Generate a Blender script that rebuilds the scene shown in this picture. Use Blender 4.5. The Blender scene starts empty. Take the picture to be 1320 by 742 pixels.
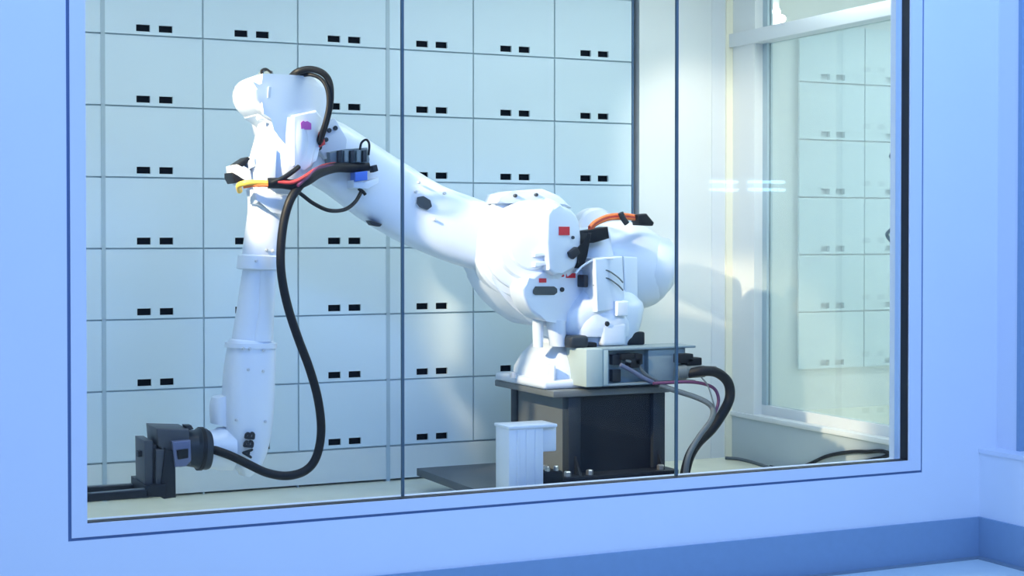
import bpy, bmesh, math, random
from mathutils import Vector, Matrix
random.seed(7)
sc = bpy.context.scene
C = sc.collection
PI = math.pi

# ------------------------------------------------------------------ camera
F = 2003.0                      # focal length in pixels of the 1320 x 742 frame
YAW = math.radians(25.2)
PITCHPX = 32.5                  # half of the horizon offset by tilt, half by lens shift
HOR = 306.0
ALPHA = math.atan(PITCHPX / F)
CY = HOR + PITCHPX
EYE = Vector((0, 0, 1.4))
fwd = Vector((math.sin(YAW) * math.cos(ALPHA), math.cos(YAW) * math.cos(ALPHA), -math.sin(ALPHA)))
rgt = Vector((math.cos(YAW), -math.sin(YAW), 0))
upv = rgt.cross(fwd)
cam = bpy.data.cameras.new('camera')
cam.sensor_width = 36.0
cam.lens = F / 1320 * 36
cam.shift_y = -(371 - CY) / 1320
cam.clip_end = 200
camo = bpy.data.objects.new('camera', cam)
C.objects.link(camo)
camo.matrix_world = Matrix(((rgt.x, upv.x, -fwd.x, EYE.x), (rgt.y, upv.y, -fwd.y, EYE.y), (rgt.z, upv.z, -fwd.z, EYE.z), (0, 0, 0, 1)))
sc.camera = camo

def W(px, py, Y=None, Z=None, X=None):
    """photo pixel -> point where its ray meets the plane Y=, Z= or X="""
    d = fwd + rgt * ((px - 660) / F) + upv * (-(py - CY) / F)
    if Y is not None: t = Y / d.y
    elif Z is not None: t = (Z - EYE.z) / d.z
    else: t = X / d.x
    return EYE + d * t
def WX(px, Y, py=HOR): return W(px, py, Y=Y).x
def WZ(px, py, Y): return W(px, py, Y=Y).z

# ------------------------------------------------------------------ world and light
YW = 5.29        # face of the front wall (hall side)
YB = 8.37        # face of the drawer wall
XS = 5.48        # face of the side wall in the room
world = bpy.data.worlds.new('world'); sc.world = world
world.use_nodes = True
bg = world.node_tree.nodes['Background']
bg.inputs[0].default_value = (0.34, 0.53, 1.0, 1)
bg.inputs[1].default_value = 0.86
vs = sc.view_settings
vs.view_transform = 'Standard'; vs.look = 'None'; vs.exposure = 0.0; vs.gamma = 1.0
vs.use_curve_mapping = False

def area_light(name, loc, target, sx, sy, power, col):
    l = bpy.data.lights.new(name, 'AREA'); l.shape = 'RECTANGLE'; l.size = sx; l.size_y = sy
    l.energy = power; l.color = col
    o = bpy.data.objects.new(name, l); C.objects.link(o); o.location = loc
    o.rotation_euler = (Vector(target) - Vector(loc)).to_track_quat('-Z', 'Y').to_euler()
    return o
def spot_light(name, loc, target, power, angle, blend, col, radius=0.05):
    l = bpy.data.lights.new(name, 'SPOT'); l.energy = power; l.color = col
    l.spot_size = math.radians(angle); l.spot_blend = blend; l.shadow_soft_size = radius
    o = bpy.data.objects.new(name, l); C.objects.link(o); o.location = loc
    o.rotation_euler = (Vector(target) - Vector(loc)).to_track_quat('-Z', 'Y').to_euler()
    return o

CEIL = 3.3
KEY = (0.2, 6.4, 3.0)
KEYT = (3.04, 7.38, 1.38)
# ceiling lamps of the robot room, each inside a fixture built further down
LAMPS = [(1.5, 6.9), (3.4, 6.9), (4.9, 6.9)]
for lx, ly in LAMPS:
    area_light('room_lamp_light', (lx, ly, CEIL - 0.06), (lx, ly - 0.1, 0), 1.1, 0.5, 6.4, (0.97, 1.0, 0.88))
spot_light('key_spot_light', KEY, KEYT, 1100, 24, 0.35, (1.0, 0.77, 0.48), 0.06)
SPOT2 = (4.55, 6.75, 3.05)
SPOT2T = (5.25, 8.37, 1.85)
spot_light('wall_spot_light', SPOT2, SPOT2T, 85, 40, 0.8, (1.0, 0.86, 0.74), 0.05)
# lamp in the neighbouring room behind the side glass
area_light('next_room_lamp_light', (7.9, 6.4, CEIL - 0.06), (7.6, 6.8, 0), 1.1, 0.5, 42, (0.92, 0.98, 1.0))
# blue ceiling lamps of the hall
HALL = [(0.2, 2.2), (3.5, 2.9)]
for lx, ly in HALL:
    area_light('hall_lamp_light', (lx, ly, 3.6), (lx + 0.4, YW, 1.0), 1.8, 0.8, 76 + 14 * lx, (0.24, 0.43, 1.0))

# ------------------------------------------------------------------ materials
MATS = {}
def mat(name, col, rough=0.5, metal=0.0, noise=0.0, scale=8.0, bump=0.0, emit=None, estr=0.0, coat=0.0, spec=0.5):
    if name in MATS: return MATS[name]
    m = bpy.data.materials.new(name); m.use_nodes = True
    nt = m.node_tree; b = nt.nodes['Principled BSDF']
    b.inputs['Base Color'].default_value = (*col, 1)
    b.inputs['Roughness'].default_value = rough
    b.inputs['Metallic'].default_value = metal
    b.inputs['Specular IOR Level'].default_value = spec
    if coat: b.inputs['Coat Weight'].default_value = coat
    if emit:
        b.inputs['Emission Color'].default_value = (*emit, 1); b.inputs['Emission Strength'].default_value = estr
    if noise or bump:
        tc = nt.nodes.new('ShaderNodeTexCoord'); n = nt.nodes.new('ShaderNodeTexNoise')
        n.inputs['Scale'].default_value = scale; n.inputs['Detail'].default_value = 6
        nt.links.new(tc.outputs['Object'], n.inputs['Vector'])
        if noise:
            r = nt.nodes.new('ShaderNodeMapRange')
            r.inputs['To Min'].default_value = 1 - noise; r.inputs['To Max'].default_value = 1 + noise
            nt.links.new(n.outputs['Fac'], r.inputs['Value'])
            mx = nt.nodes.new('ShaderNodeVectorMath'); mx.operation = 'SCALE'
            mx.inputs[0].default_value = col
            nt.links.new(r.outputs['Result'], mx.inputs['Scale'])
            nt.links.new(mx.outputs['Vector'], b.inputs['Base Color'])
        if bump:
            bp = nt.nodes.new('ShaderNodeBump'); bp.inputs['Strength'].default_value = bump; bp.inputs['Distance'].default_value = 0.01
            nt.links.new(n.outputs['Fac'], bp.inputs['Height']); nt.links.new(bp.outputs['Normal'], b.inputs['Normal'])
    MATS[name] = m
    return m
def glass_mat(name, ior, tint, film=0.0, filmcol=(1, 1, 1)):
    m = bpy.data.materials.new(name); m.use_nodes = True
    nt = m.node_tree; nt.nodes.remove(nt.nodes['Principled BSDF'])
    out = nt.nodes['Material Output']
    tr = nt.nodes.new('ShaderNodeBsdfTransparent'); tr.inputs[0].default_value = (*tint, 1)
    gl = nt.nodes.new('ShaderNodeBsdfGlossy'); gl.inputs['Roughness'].default_value = 0.0
    fr = nt.nodes.new('ShaderNodeFresnel'); fr.inputs['IOR'].default_value = ior
    # the pane does not bend rays, so its rear face needs the same reflectance as its front face
    ge = nt.nodes.new('ShaderNodeNewGeometry'); mr = nt.nodes.new('ShaderNodeMapRange')
    mr.inputs['To Min'].default_value = ior; mr.inputs['To Max'].default_value = 1 / ior
    nt.links.new(ge.outputs['Backfacing'], mr.inputs['Value']); nt.links.new(mr.outputs['Result'], fr.inputs['IOR'])
    mx = nt.nodes.new('ShaderNodeMixShader')
    nt.links.new(fr.outputs[0], mx.inputs[0])
    last = tr
    if film:
        df = nt.nodes.new('ShaderNodeBsdfTranslucent'); df.inputs[0].default_value = (*filmcol, 1)
        d2 = nt.nodes.new('ShaderNodeBsdfDiffuse'); d2.inputs[0].default_value = (*filmcol, 1)
        m3 = nt.nodes.new('ShaderNodeMixShader'); m3.inputs[0].default_value = 0.5
        nt.links.new(df.outputs[0], m3.inputs[1]); nt.links.new(d2.outputs[0], m3.inputs[2])
        m2 = nt.nodes.new('ShaderNodeMixShader'); m2.inputs[0].default_value = film
        nt.links.new(tr.outputs[0], m2.inputs[1]); nt.links.new(m3.outputs[0], m2.inputs[2]); last = m2
    nt.links.new(last.outputs[0], mx.inputs[1]); nt.links.new(gl.outputs[0], mx.inputs[2])
    nt.links.new(mx.outputs[0], out.inputs[0])
    MATS[name] = m
    return m
mat('hall_wall', (0.78, 0.82, 0.86), 0.55, noise=0.02, scale=3, bump=0.05)
mat('hall_skirt', (0.24, 0.36, 0.50), 0.5, noise=0.05, scale=30)
mat('hall_floor', (0.66, 0.78, 0.76), 0.25, noise=0.05, scale=12)
mat('hall_border', (0.20, 0.27, 0.32), 0.35, noise=0.05, scale=20)
mat('frame_paint', (0.74, 0.78, 0.84), 0.4)
mat('seal', (0.12, 0.19, 0.34), 0.8)
mat('reveal_black', (0.004, 0.006, 0.012), 0.5)
mat('joint', (0.10, 0.15, 0.17), 0.9, spec=0.1)
mat('drawer', (0.66, 0.79, 0.85), 0.42, noise=0.015, scale=2)
mat('cabinet', (0.40, 0.50, 0.54), 0.5)
mat('post', (0.42, 0.54, 0.60), 0.45)
mat('plinth', (0.72, 0.78, 0.76), 0.5)
mat('slot', (0.005, 0.008, 0.012), 0.8, spec=0.1)
mat('tool_gray', (0.05, 0.058, 0.072), 0.45)
mat('gap_shade', (0.07, 0.15, 0.26), 0.6)  # shade inside the gap, painted as dark blue
mat('room_wall', (0.80, 0.83, 0.82), 0.5, noise=0.015, scale=3)
mat('room_floor', (0.95, 0.93, 0.72), 0.25, noise=0.12, scale=5)
mat('sill_paint', (0.76, 0.80, 0.82), 0.4)
mat('apron_shaded', (0.50, 0.58, 0.62), 0.5)  # darker tint carries the shade of the sideways-facing low wall
mat('ceiling', (0.8, 0.82, 0.82), 0.7)
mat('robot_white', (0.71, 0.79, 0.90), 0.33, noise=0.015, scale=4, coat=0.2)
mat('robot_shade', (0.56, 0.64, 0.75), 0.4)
mat('steel_black', (0.012, 0.016, 0.023), 0.45, noise=0.2, scale=6, spec=0.25)
mat('steel_dark', (0.025, 0.034, 0.046), 0.45, noise=0.15, scale=9, spec=0.3)
mat('steel_gray', (0.13, 0.15, 0.16), 0.45)
mat('tool_blue', (0.12, 0.15, 0.27), 0.4, metal=0.2)
mat('rubber', (0.006, 0.008, 0.012), 0.5, spec=0.25)
mat('cable_gray', (0.10, 0.13, 0.15), 0.5)
mat('cable_purple', (0.10, 0.025, 0.09), 0.45)
mat('cable_red', (0.55, 0.05, 0.05), 0.45)
mat('cable_orange', (0.85, 0.20, 0.05), 0.45)
mat('tube_yellow', (0.85, 0.55, 0.08), 0.4)
mat('label_red', (0.65, 0.02, 0.04), 0.5)
mat('label_pink', (0.62, 0.12, 0.50), 0.5)
mat('plate_dark', (0.04, 0.055, 0.07), 0.4)
mat('bolt_metal', (0.55, 0.58, 0.60), 0.3, metal=0.9)
mat('bolt_paint', (0.55, 0.60, 0.66), 0.4)
mat('box_gray', (0.20, 0.28, 0.33), 0.45, noise=0.04, scale=20)
mat('box_cover', (0.42, 0.52, 0.52), 0.45)
mat('valve_blue', (0.06, 0.16, 0.65), 0.4)
mat('valve_gray', (0.16, 0.22, 0.26), 0.5)
mat('ink', (0.008, 0.012, 0.02), 0.5)
mat('plate_top', (0.075, 0.09, 0.105), 0.45, noise=0.08, scale=6)
mat('lamp_glow', (1, 1, 1), 0.5, emit=(0.9, 0.97, 1.0), estr=6)
mat('tube_glow', (1, 1, 1), 0.5, emit=(0.45, 0.75, 1.0), estr=40)
mat('bulb_glow', (1, 1, 1), 0.5, emit=(1.0, 0.95, 0.82), estr=25)
glass_mat('glass', 1.2, (0.955, 0.985, 0.99))
glass_mat('side_glass', 1.5, (0.90, 0.96, 0.97), film=0.24, filmcol=(0.80, 0.88, 0.90))

# ------------------------------------------------------------------ mesh helpers
WLOC = {}
def link(name, me, m, parent=None, smooth=False):
    o = bpy.data.objects.new(name, me); C.objects.link(o)
    if m and not me.materials: me.materials.append(MATS[m])
    if smooth:
        for p in me.polygons: p.use_smooth = True
    WLOC[o] = Vector((0, 0, 0))
    if parent:
        o.parent = parent
        o.matrix_parent_inverse = Matrix.Translation(-WLOC[parent])
    return o
def from_bm(name, bm, m, parent=None, smooth=False, sharp=35):
    bmesh.ops.recalc_face_normals(bm, faces=bm.faces)
    me = bpy.data.meshes.new(name)
    bm.to_mesh(me); bm.free()
    o = link(name, me, m, parent, smooth)
    if smooth: me.set_sharp_from_angle(angle=math.radians(sharp))
    return o
def tag(o, label, cat, group=None, kind=None):
    o['label'] = label; o['category'] = cat
    if group: o['group'] = group
    if kind: o['kind'] = kind
    return o
def thing(name, label, cat, loc, group=None):
    o = bpy.data.objects.new(name, None); C.objects.link(o); o.location = loc
    o.empty_display_size = 0.1
    WLOC[o] = Vector(loc)
    return tag(o, label, cat, group)
def struct(o, label=None):
    o['kind'] = 'structure'
    if label: o['label'] = label
    return o
def bm_box(bm, x0, x1, y0, y1, z0, z1, bev=0.0, seg=2):
    vs_ = [bm.verts.new(p) for p in ((x0, y0, z0), (x1, y0, z0), (x1, y1, z0), (x0, y1, z0), (x0, y0, z1), (x1, y0, z1), (x1, y1, z1), (x0, y1, z1))]
    fs = [bm.faces.new([vs_[i] for i in q]) for q in ((3, 2, 1, 0), (4, 5, 6, 7), (0, 1, 5, 4), (1, 2, 6, 5), (2, 3, 7, 6), (3, 0, 4, 7))]
    if bev:
        es = list({e for f in fs for e in f.edges})
        bmesh.ops.bevel(bm, geom=es, offset=bev, segments=seg, profile=0.5, affect='EDGES')
def box(name, x0, x1, y0, y1, z0, z1, m, parent=None, bev=0.0, seg=2):
    bm = bmesh.new(); bm_box(bm, x0, x1, y0, y1, z0, z1, bev, seg)
    return from_bm(name, bm, m, parent, smooth=bev > 0)
def boxes(name, lst, m, parent=None, bev=0.0):
    bm = bmesh.new()
    for b in lst: bm_box(bm, *b, bev)
    return from_bm(name, bm, m, parent, smooth=bev > 0)
def smooth_poly(pts, n=4, closed=True):
    out = []; L = len(pts)
    rng = range(L) if closed else range(L - 1)
    for i in rng:
        if closed: p0, p1, p2, p3 = pts[i - 1], pts[i], pts[(i + 1) % L], pts[(i + 2) % L]
        else: p0, p1, p2, p3 = pts[max(i - 1, 0)], pts[i], pts[i + 1], pts[min(i + 2, L - 1)]
        for k in range(n):
            t = k / n
            out.append(0.5 * ((2 * p1) + (p2 - p0) * t + (2 * p0 - 5 * p1 + 4 * p2 - p3) * t * t + (3 * p1 - p0 - 3 * p2 + p3) * t ** 3))
    if not closed: out.append(pts[-1])
    return out
def extr(name, px, Y0, Y1, m, parent=None, bev=0.02, seg=3, curve=0, ref=None, taper=1.0, skew=None):
    """outline read at depth ref (default its front face Y0), extruded back to Y1"""
    pts = [W(x, y, Y=Y0 if ref is None else ref) for x, y in px]
    if skew:                                   # front face turned about the vertical through x = skew[1]
        for it in range(4):
            pts = [W(x, y, Y=(Y0 if ref is None else ref) + skew[0] * (p.x - skew[1])) for (x, y), p in zip(px, pts)]
    if curve: pts = smooth_poly(pts, curve)
    bm = bmesh.new()
    cx = sum((p.x for p in pts)) / len(pts); cz = sum((p.z for p in pts)) / len(pts)
    a = [bm.verts.new((p.x, Y0 + (skew[0] * (p.x - skew[1]) if skew else 0), p.z)) for p in pts]
    b = [bm.verts.new((cx + (p.x - cx) * taper, Y1 + (skew[0] * (p.x - skew[1]) if skew else 0), cz + (p.z - cz) * taper)) for p in pts]
    fa = bm.faces.new(a); fb = bm.faces.new(b[::-1])
    n = len(pts)
    for i in range(n): bm.faces.new((a[i], b[i], b[(i + 1) % n], a[(i + 1) % n]))
    if bev:
        bmesh.ops.bevel(bm, geom=list(fa.edges) + list(fb.edges), offset=bev, segments=seg, profile=0.5, affect='EDGES', clamp_overlap=True)
    return from_bm(name, bm, m, parent, smooth=True, sharp=30)
def ring_loft(name, rings, m, parent=None, cap=True, sharp=40):
    bm = bmesh.new()
    R = [[bm.verts.new(p) for p in r] for r in rings]
    n = len(R[0])
    for i in range(len(R) - 1):
        for k in range(n): bm.faces.new((R[i][k], R[i][(k + 1) % n], R[i + 1][(k + 1) % n], R[i + 1][k]))
    if cap: bm.faces.new(R[0][::-1]); bm.faces.new(R[-1])
    return from_bm(name, bm, m, parent, smooth=True, sharp=sharp)
def sup(a, e):
    c, s = math.cos(a), math.sin(a)
    return (math.copysign(abs(c) ** (2 / e), c), math.copysign(abs(s) ** (2 / e), s))
def pair_loft(name, secs, m, parent=None, e=2.4, n=28, sub=3, round_ends=0.0, sharp=40):
    """secs: (edge pixel a, edge pixel b, Y centre, half depth in Y) ; edges read in the photo"""
    S = []
    for (xa, ya), (xb, yb), Y, ry in secs:
        A = W(xa, ya, Y=Y); B = W(xb, yb, Y=Y)
        S.append((A, B, ry))
    if sub > 1:
        As = smooth_poly([s[0] for s in S], sub, False); Bs = smooth_poly([s[1] for s in S], sub, False)
        rs = [v.x for v in smooth_poly([Vector((s[2], 0, 0)) for s in S], sub, False)]
        S = list(zip(As, Bs, rs))
    rings = []
    if round_ends:
        def shrink(s, k): 
            c = (s[0] + s[1]) / 2; return (c + (s[0] - c) * k, c + (s[1] - c) * k, s[2] * k)
        d0 = ((S[0][0] + S[0][1]) / 2 - (S[1][0] + S[1][1]) / 2).normalized()
        d1 = ((S[-1][0] + S[-1][1]) / 2 - (S[-2][0] + S[-2][1]) / 2).normalized()
        def off(s, d, q): return (s[0] + d * q, s[1] + d * q, s[2])
        pre = [off(shrink(S[0], math.cos(t) * 0.28 + 0.72), d0, round_ends * math.sin(t)) for t in (PI / 2, PI / 3, PI / 6)]
        post = [off(shrink(S[-1], math.cos(t) * 0.28 + 0.72), d1, round_ends * math.sin(t)) for t in (PI / 6, PI / 3, PI / 2)]
        S = pre + S + post
    for A, B, ry in S:
        c = (A + B) / 2; u = (B - A) / 2
        rings.append([c + u * sup(2 * PI * k / n, e)[0] + Vector((0, 1, 0)) * ry * sup(2 * PI * k / n, e)[1] for k in range(n)])
    return ring_loft(name, rings, m, parent, sharp=sharp)
def lathe(name, c, axis, prof, m, parent=None, n=40, sharp=35):
    """prof: (distance along axis, radius)"""
    axis = Vector(axis).normalized(); c = Vector(c)
    u = axis.orthogonal().normalized(); v = axis.cross(u)
    rings = [[c + axis * h + (u * math.cos(2 * PI * k / n) + v * math.sin(2 * PI * k / n)) * r for k in range(n)] for h, r in prof]
    return ring_loft(name, rings, m, parent, sharp=sharp)
def tube(name, pts, r, m, parent=None, n=10, sub=6, ridges=0):
    P = smooth_poly([Vector(p) for p in pts], sub, False)
    rings = []
    t0 = (P[1] - P[0]).normalized(); u = t0.orthogonal().normalized()
    for i, p in enumerate(P):
        t = (P[min(i + 1, len(P) - 1)] - P[max(i - 1, 0)]).normalized()
        u = (u - t * u.dot(t)).normalized(); v = t.cross(u)
        rings.append([p + (u * math.cos(2 * PI * k / n) + v * math.sin(2 * PI * k / n)) * r for k in range(n)])
    return ring_loft(name, rings, m, parent, sharp=60)
def ptube(name, pxs, Y, r, m, parent=None, **kw):
    """hose traced from photo pixels, each with its own depth when given"""
    return tube(name, [W(p[0], p[1], Y=(p[2] if len(p) > 2 else Y)) for p in pxs], r, m, parent, **kw)
def bolt(px, py, Y, r, m, parent, axis=(0, -1, 0), h=0.012, name='bolt', skew=None):
    p = W(px, py, Y=Y)
    if skew:
        for it in range(4): p = W(px, py, Y=Y + skew[0] * (p.x - skew[1]))
    return lathe(name, p, axis, [(-0.01, r), (h * 0.8, r), (h, r * 0.8)], m, parent, n=8)
def plate(name, px, Y, m, parent, th=0.004, curve=0, skew=None):
    return extr(name, px, Y - th, Y + 0.004, m, parent, bev=0, curve=curve, ref=Y, skew=skew)

# ================================================================== SETTING
# ---- front wall with the big window
xo0, xo1 = WX(86.5, YW, 400), WX(1190, YW, 300)
zo0 = WZ(87, 698, YW)
FW = 0.056
xi0, xi1, zi0 = xo0 + 0.062, xo1 - 0.075, zo0 + FW
ZT = 2.75
XC = WX(1264, YW)
WT = 0.14
w = boxes('wall_front', [(-4, xo0, YW, YW + WT, 0, CEIL), (xo1, XC + 0.4, YW, YW + WT, 0, CEIL),
                         (xo0, xo1, YW, YW + WT, 0, zo0), (xo0, xo1, YW, YW + WT, ZT, CEIL)], 'hall_wall')
struct(w, 'pale blue-lit painted wall around the large viewing window')
win = bpy.data.objects.new('window_1', None); C.objects.link(win); win.location = (xo0, YW, zo0); WLOC[win] = Vector(win.location)
struct(win, 'large three-pane viewing window in front of the robot')
G = 0.011
boxes('seal_line', [(xo0, xo0 + G, YW + 0.004, YW + 0.10, zo0, ZT), (xo1 - G, xo1, YW + 0.004, YW + 0.10, zo0, ZT),
                    (xo0 + G, xo1 - G, YW + 0.004, YW + 0.10, zo0, zo0 + G), (xo0 + G, xo1 - G, YW + 0.004, YW + 0.10, ZT - G, ZT)], 'seal', win)
fr = [(xo0 + G, xi0, zo0 + G, ZT - G), (xi1, xo1 - G, zo0 + G, ZT - G), (xi0, xi1, zo0 + G, zi0), (xi0, xi1, ZT - FW, ZT - G)]
for a, b, c, d in fr:
    box('frame_rail', a, b, YW - 0.004, YW + 0.10, c, d, 'frame_paint', win)
# dark rebate behind the frame, seen on the right and along the bottom
RB = 0.012
boxes('rebate', [(xi1 - 0.002, xi1 + RB, YW + 0.004, YW + 0.052, zi0, ZT - FW), (xi0, xi1, YW + 0.004, YW + 0.052, zi0 - RB, zi0 + 0.002)], 'reveal_black', win)
boxes('inner_bead', [(xi1 - 0.022, xi1 + 0.0, YW + 0.066, YW + 0.10, zi0, ZT - FW), (xi0, xi1, YW + 0.066, YW + 0.10, zi0 - 0.03, zi0 - 0.001)], 'sill_paint', win)
YG = YW + 0.052
xj = [xi0 - 0.002, WX(519.5, YG, 350), WX(873, YG, 350), xi1 + 0.002]
for i in range(3):
    box('glass_pane', xj[i] + (0.006 if i else 0), xj[i + 1] - (0.006 if i < 2 else 0), YG, YG + 0.012, zi0 - 0.004, ZT - FW, 'glass', win)
for i in (1, 2):
    box('glass_joint', xj[i] - 0.0045, xj[i] + 0.0045, YG - 0.001, YG + 0.013, zi0 - 0.004, ZT - FW, 'joint', win)
# ---- hall: skirting, floor, wall on the right with its own window
SKZ = WZ(1264, 665, YW)
struct(box('baseboard_front', -4, XC, YW - 0.012, YW, 0, SKZ, 'hall_skirt'))
struct(box('baseboard_right', XC - 0.012, XC, -1.0, YW - 0.012, 0, SKZ, 'hall_skirt'))
SILZ = WZ(1264, 583, YW)
XR = WX(1286, YW)
struct(box('wall_right', XC, XC + 0.4, -1.0, YW, 0, SILZ, 'hall_wall'))
struct(boxes('floor_hall', [(-4, XC + 0.4, -6, YW + WT, -0.1, 0)], 'hall_floor'))
struct(boxes('trim_1', [(-4, XC - 0.05, YW - 0.05, YW - 0.012, 0, 0.004), (XC - 0.05, XC - 0.012, -1, YW - 0.012, 0, 0.004)], 'hall_border'))
w2 = bpy.data.objects.new('window_2', None); C.objects.link(w2); w2.location = (XR, YW, SILZ); WLOC[w2] = Vector(w2.location)
struct(w2, 'hall window in the right-hand wall with a broad pale frame')
box('sill_board', XC - 0.006, XC + 0.40, -1, YW, SILZ, SILZ + 0.018, 'frame_paint', w2)
yp = W(1313, 300, X=XR).y
box('frame_post', XR, XR + 0.10, yp, YW, SILZ + 0.018, CEIL, 'frame_paint', w2)
box('glazing_bead', XR - 0.006, XR + 0.02, yp - 0.02, yp, SILZ + 0.018, CEIL, 'hall_skirt', w2)
box('glass_pane', XR + 0.03, XR + 0.042, -1, yp - 0.02, SILZ + 0.018, CEIL, 'glass', w2)
box('added_backing', XR + 0.1, XR + 0.12, 4.6, yp, SILZ + 0.018, CEIL, 'hall_wall', w2)  # added panel, blocks the bright world colour behind the pane
# ---- robot room shell
struct(box('floor', -0.6, XS, YW + WT, YB + 0.6, -0.1, 0, 'room_floor'), 'pale glossy floor of the robot room')
struct(box('ceiling', -0.6, 9.0, YW + WT, YB + 0.6, CEIL, CEIL + 0.1, 'ceiling'))
struct(box('wall_left', -0.75, -0.6, YW + WT, YB + 0.6, 0, CEIL, 'room_wall'))
XE = WX(814.5, YB); XP = WX(824, YB)
struct(box('wall_back', XP, XS + 0.3, YB, YB + 0.15, 0, CEIL, 'room_wall'), 'cream wall panel right of the drawers')
struct(box('gap_shade_strip', XE - 0.02, XP + 0.02, YB + 0.16, YB + 0.2, 0, CEIL, 'gap_shade'), 'dark shadow gap between drawers and cream wall')
struct(box('corner_shade_strip', WX(917, YB), WX(934, YB), YB - 0.006, YB, 0, CEIL, 'sill_paint'), 'pale vertical strip tinted as wall shade beside the room corner')  # shaded band of the wall, put in as a cooler strip
mat('cream', (0.93, 0.90, 0.72), 0.5)  # warm lamplight on the corner face put into the colour
struct(box('corner_lit_strip', WX(934, YB), XS, YB - 0.02, YB, 0, CEIL, 'cream'), 'narrow cream strip tinted as a lit face in the room corner')
# ---- side wall with inner window
ZS = 0.297
struct(box('wall_parapet', XS, XS + 0.18, YW + WT, YB, 0, ZS - 0.03, 'apron_shaded'), 'low parapet in a shaded grey-blue tint under the inner window')
struct(boxes('wall_side', [(XS, XS + 0.18, W(972, 400, X=XS).y, YB, ZS - 0.03, CEIL)], 'room_wall'), 'pale corner pier beside the inner window')
w3 = bpy.data.objects.new('window_3', None); C.objects.link(w3); w3.location = (XS, 6.8, ZS); WLOC[w3] = Vector(w3.location)
struct(w3, 'inner window with a pale transom to the next room')
YJ = W(972, 400, X=XS).y
box('sill_board', XS - 0.015, XS + 0.06, YW + WT, YB, ZS - 0.03, ZS, 'sill_paint', w3, 0.004)
box('bottom_rail', XS + 0.06, XS + 0.12, YW + WT, YJ, ZS - 0.03, ZS + 0.06, 'sill_paint', w3, 0.004)
ZH0 = WZ(944, 62, YB); ZH1 = WZ(944, 47, YB)
box('transom', XS - 0.03, XS + 0.12, YW + WT, YB, ZH0, ZH1 + 0.01, 'sill_paint', w3, 0.004)
box('glass_post', XS + 0.06, XS + 0.10, YJ - 0.05, YJ, ZS + 0.06, CEIL, 'post', w3)
box('glass_pane', XS + 0.075, XS + 0.087, YW + WT, YJ - 0.05, ZS + 0.06, ZH0, 'side_glass', w3)
box('glass_pane', XS + 0.075, XS + 0.087, YW + WT, YJ - 0.05, ZH1 + 0.01, CEIL, 'glass', w3)
# ---- next room behind the side glass
struct(box('floor_next_room', XS + 0.18, 9.0, YW + WT, YB + 0.6, -0.1, 0.257, 'room_floor'))
struct(box('wall_next_room', 9.0, 9.15, YW + WT, YB + 0.6, 0, CEIL, 'room_wall'))
struct(box('wall_next_front', XC + 0.4, 9.0, YW, YW + WT, 0, CEIL, 'room_wall'))
struct(box('wall_next_back', XS + 0.3, 9.0, YB + 0.12, YB + 0.2, 0, CEIL, 'room_wall'))

# ================================================================== DRAWER WALL
colpx = [133.5, 264, 385, 504, 612.5, 716.5, 814.5]
cx = [WX(p, YB) for p in colpx]
pitch = (cx[-1] - cx[0]) / 6
cx = [cx[0] + pitch * i for i in range(-1, 7)]
z0 = WZ(135, 596.6, YB); RH = (WZ(135, 42.9, YB) - z0) / 6
NROW = 8
cab = thing('storage_cabinet', 'wall-high pale steel cabinet frame holding the deposit drawers', 'cabinet', (cx[1], YB, 0))
box('back_panel', cx[0], XE, YB + 0.10, YB + 0.14, 0, CEIL, 'cabinet', cab)
for i in range(8):
    dbl = i in (1, 4)
    hw = 0.011 if dbl else 0.004
    box('post', cx[i] - hw - (0.0), min(cx[i] + hw, XE), YB + (-0.003 if dbl else 0.010), YB + 0.10, 0, CEIL, 'post', cab)
for k in range(NROW + 1):
    z = z0 + RH * k
    box('shelf_rail', cx[0], XE, YB + 0.012, YB + 0.10, z - 0.004, z + 0.004, 'post', cab)
box('side_panel', XE, XE + 0.012, YB + 0.0, YB + 0.16, 0, CEIL, 'gap_shade', cab)
for a, b in ((cx[0], cx[1]), (cx[1], cx[4]), (cx[4], XE)):
    box('plinth_panel', a + 0.004, b - 0.004, YB + 0.004, YB + 0.02, 0.012, z0 - 0.006, 'plinth', cab)
# drawer mesh shared by all
g = 0.0045
DW, DH = pitch - 2 * g, RH - 2 * g
def drawer_meshes():
    xs = [0, 0.325 * DW, 0.465 * DW, 0.555 * DW, 0.695 * DW, DW]
    zs = [0, 0.045 * DH, 0.145 * DH, DH]
    bm = bmesh.new()
    V = [[bm.verts.new((x, 0, z)) for x in xs] for z in zs]
    fs = []
    for j in range(3):
        for i in range(5):
            if j == 1 and i in (1, 3): continue
            fs.append(bm.faces.new((V[j][i], V[j][i + 1], V[j + 1][i + 1], V[j + 1][i])))
    r = bmesh.ops.extrude_face_region(bm, geom=fs)
    bmesh.ops.translate(bm, verts=[v for v in r['geom'] if isinstance(v, bmesh.types.BMVert)], vec=(0, 0.016, 0))
    bmesh.ops.recalc_face_normals(bm, faces=bm.faces)
    me = bpy.data.meshes.new('front_panel'); bm.to_mesh(me); bm.free(); me.materials.append(MATS['drawer'])
    sl = []
    for i in (1, 3):
        bm = bmesh.new()
        a, b, c, d = xs[i] - 0.001, xs[i + 1] + 0.001, zs[1] - 0.001, zs[2] + 0.001
        p = [bm.verts.new(q) for q in ((a, 0.010, c), (b, 0.010, c), (b, 0.010, d), (a, 0.010, d), (a, 0.034, c), (b, 0.034, c), (b, 0.034, d), (a, 0.034, d))]
        for q in ((4, 5, 6, 7), (0, 1, 5, 4), (1, 2, 6, 5), (2, 3, 7, 6), (3, 0, 4, 7)): bm.faces.new([p[t] for t in q])
        m2 = bpy.data.meshes.new('grip_slot'); bm.to_mesh(m2); bm.free(); m2.materials.append(MATS['slot']); sl.append(m2)
    return me, sl
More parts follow.
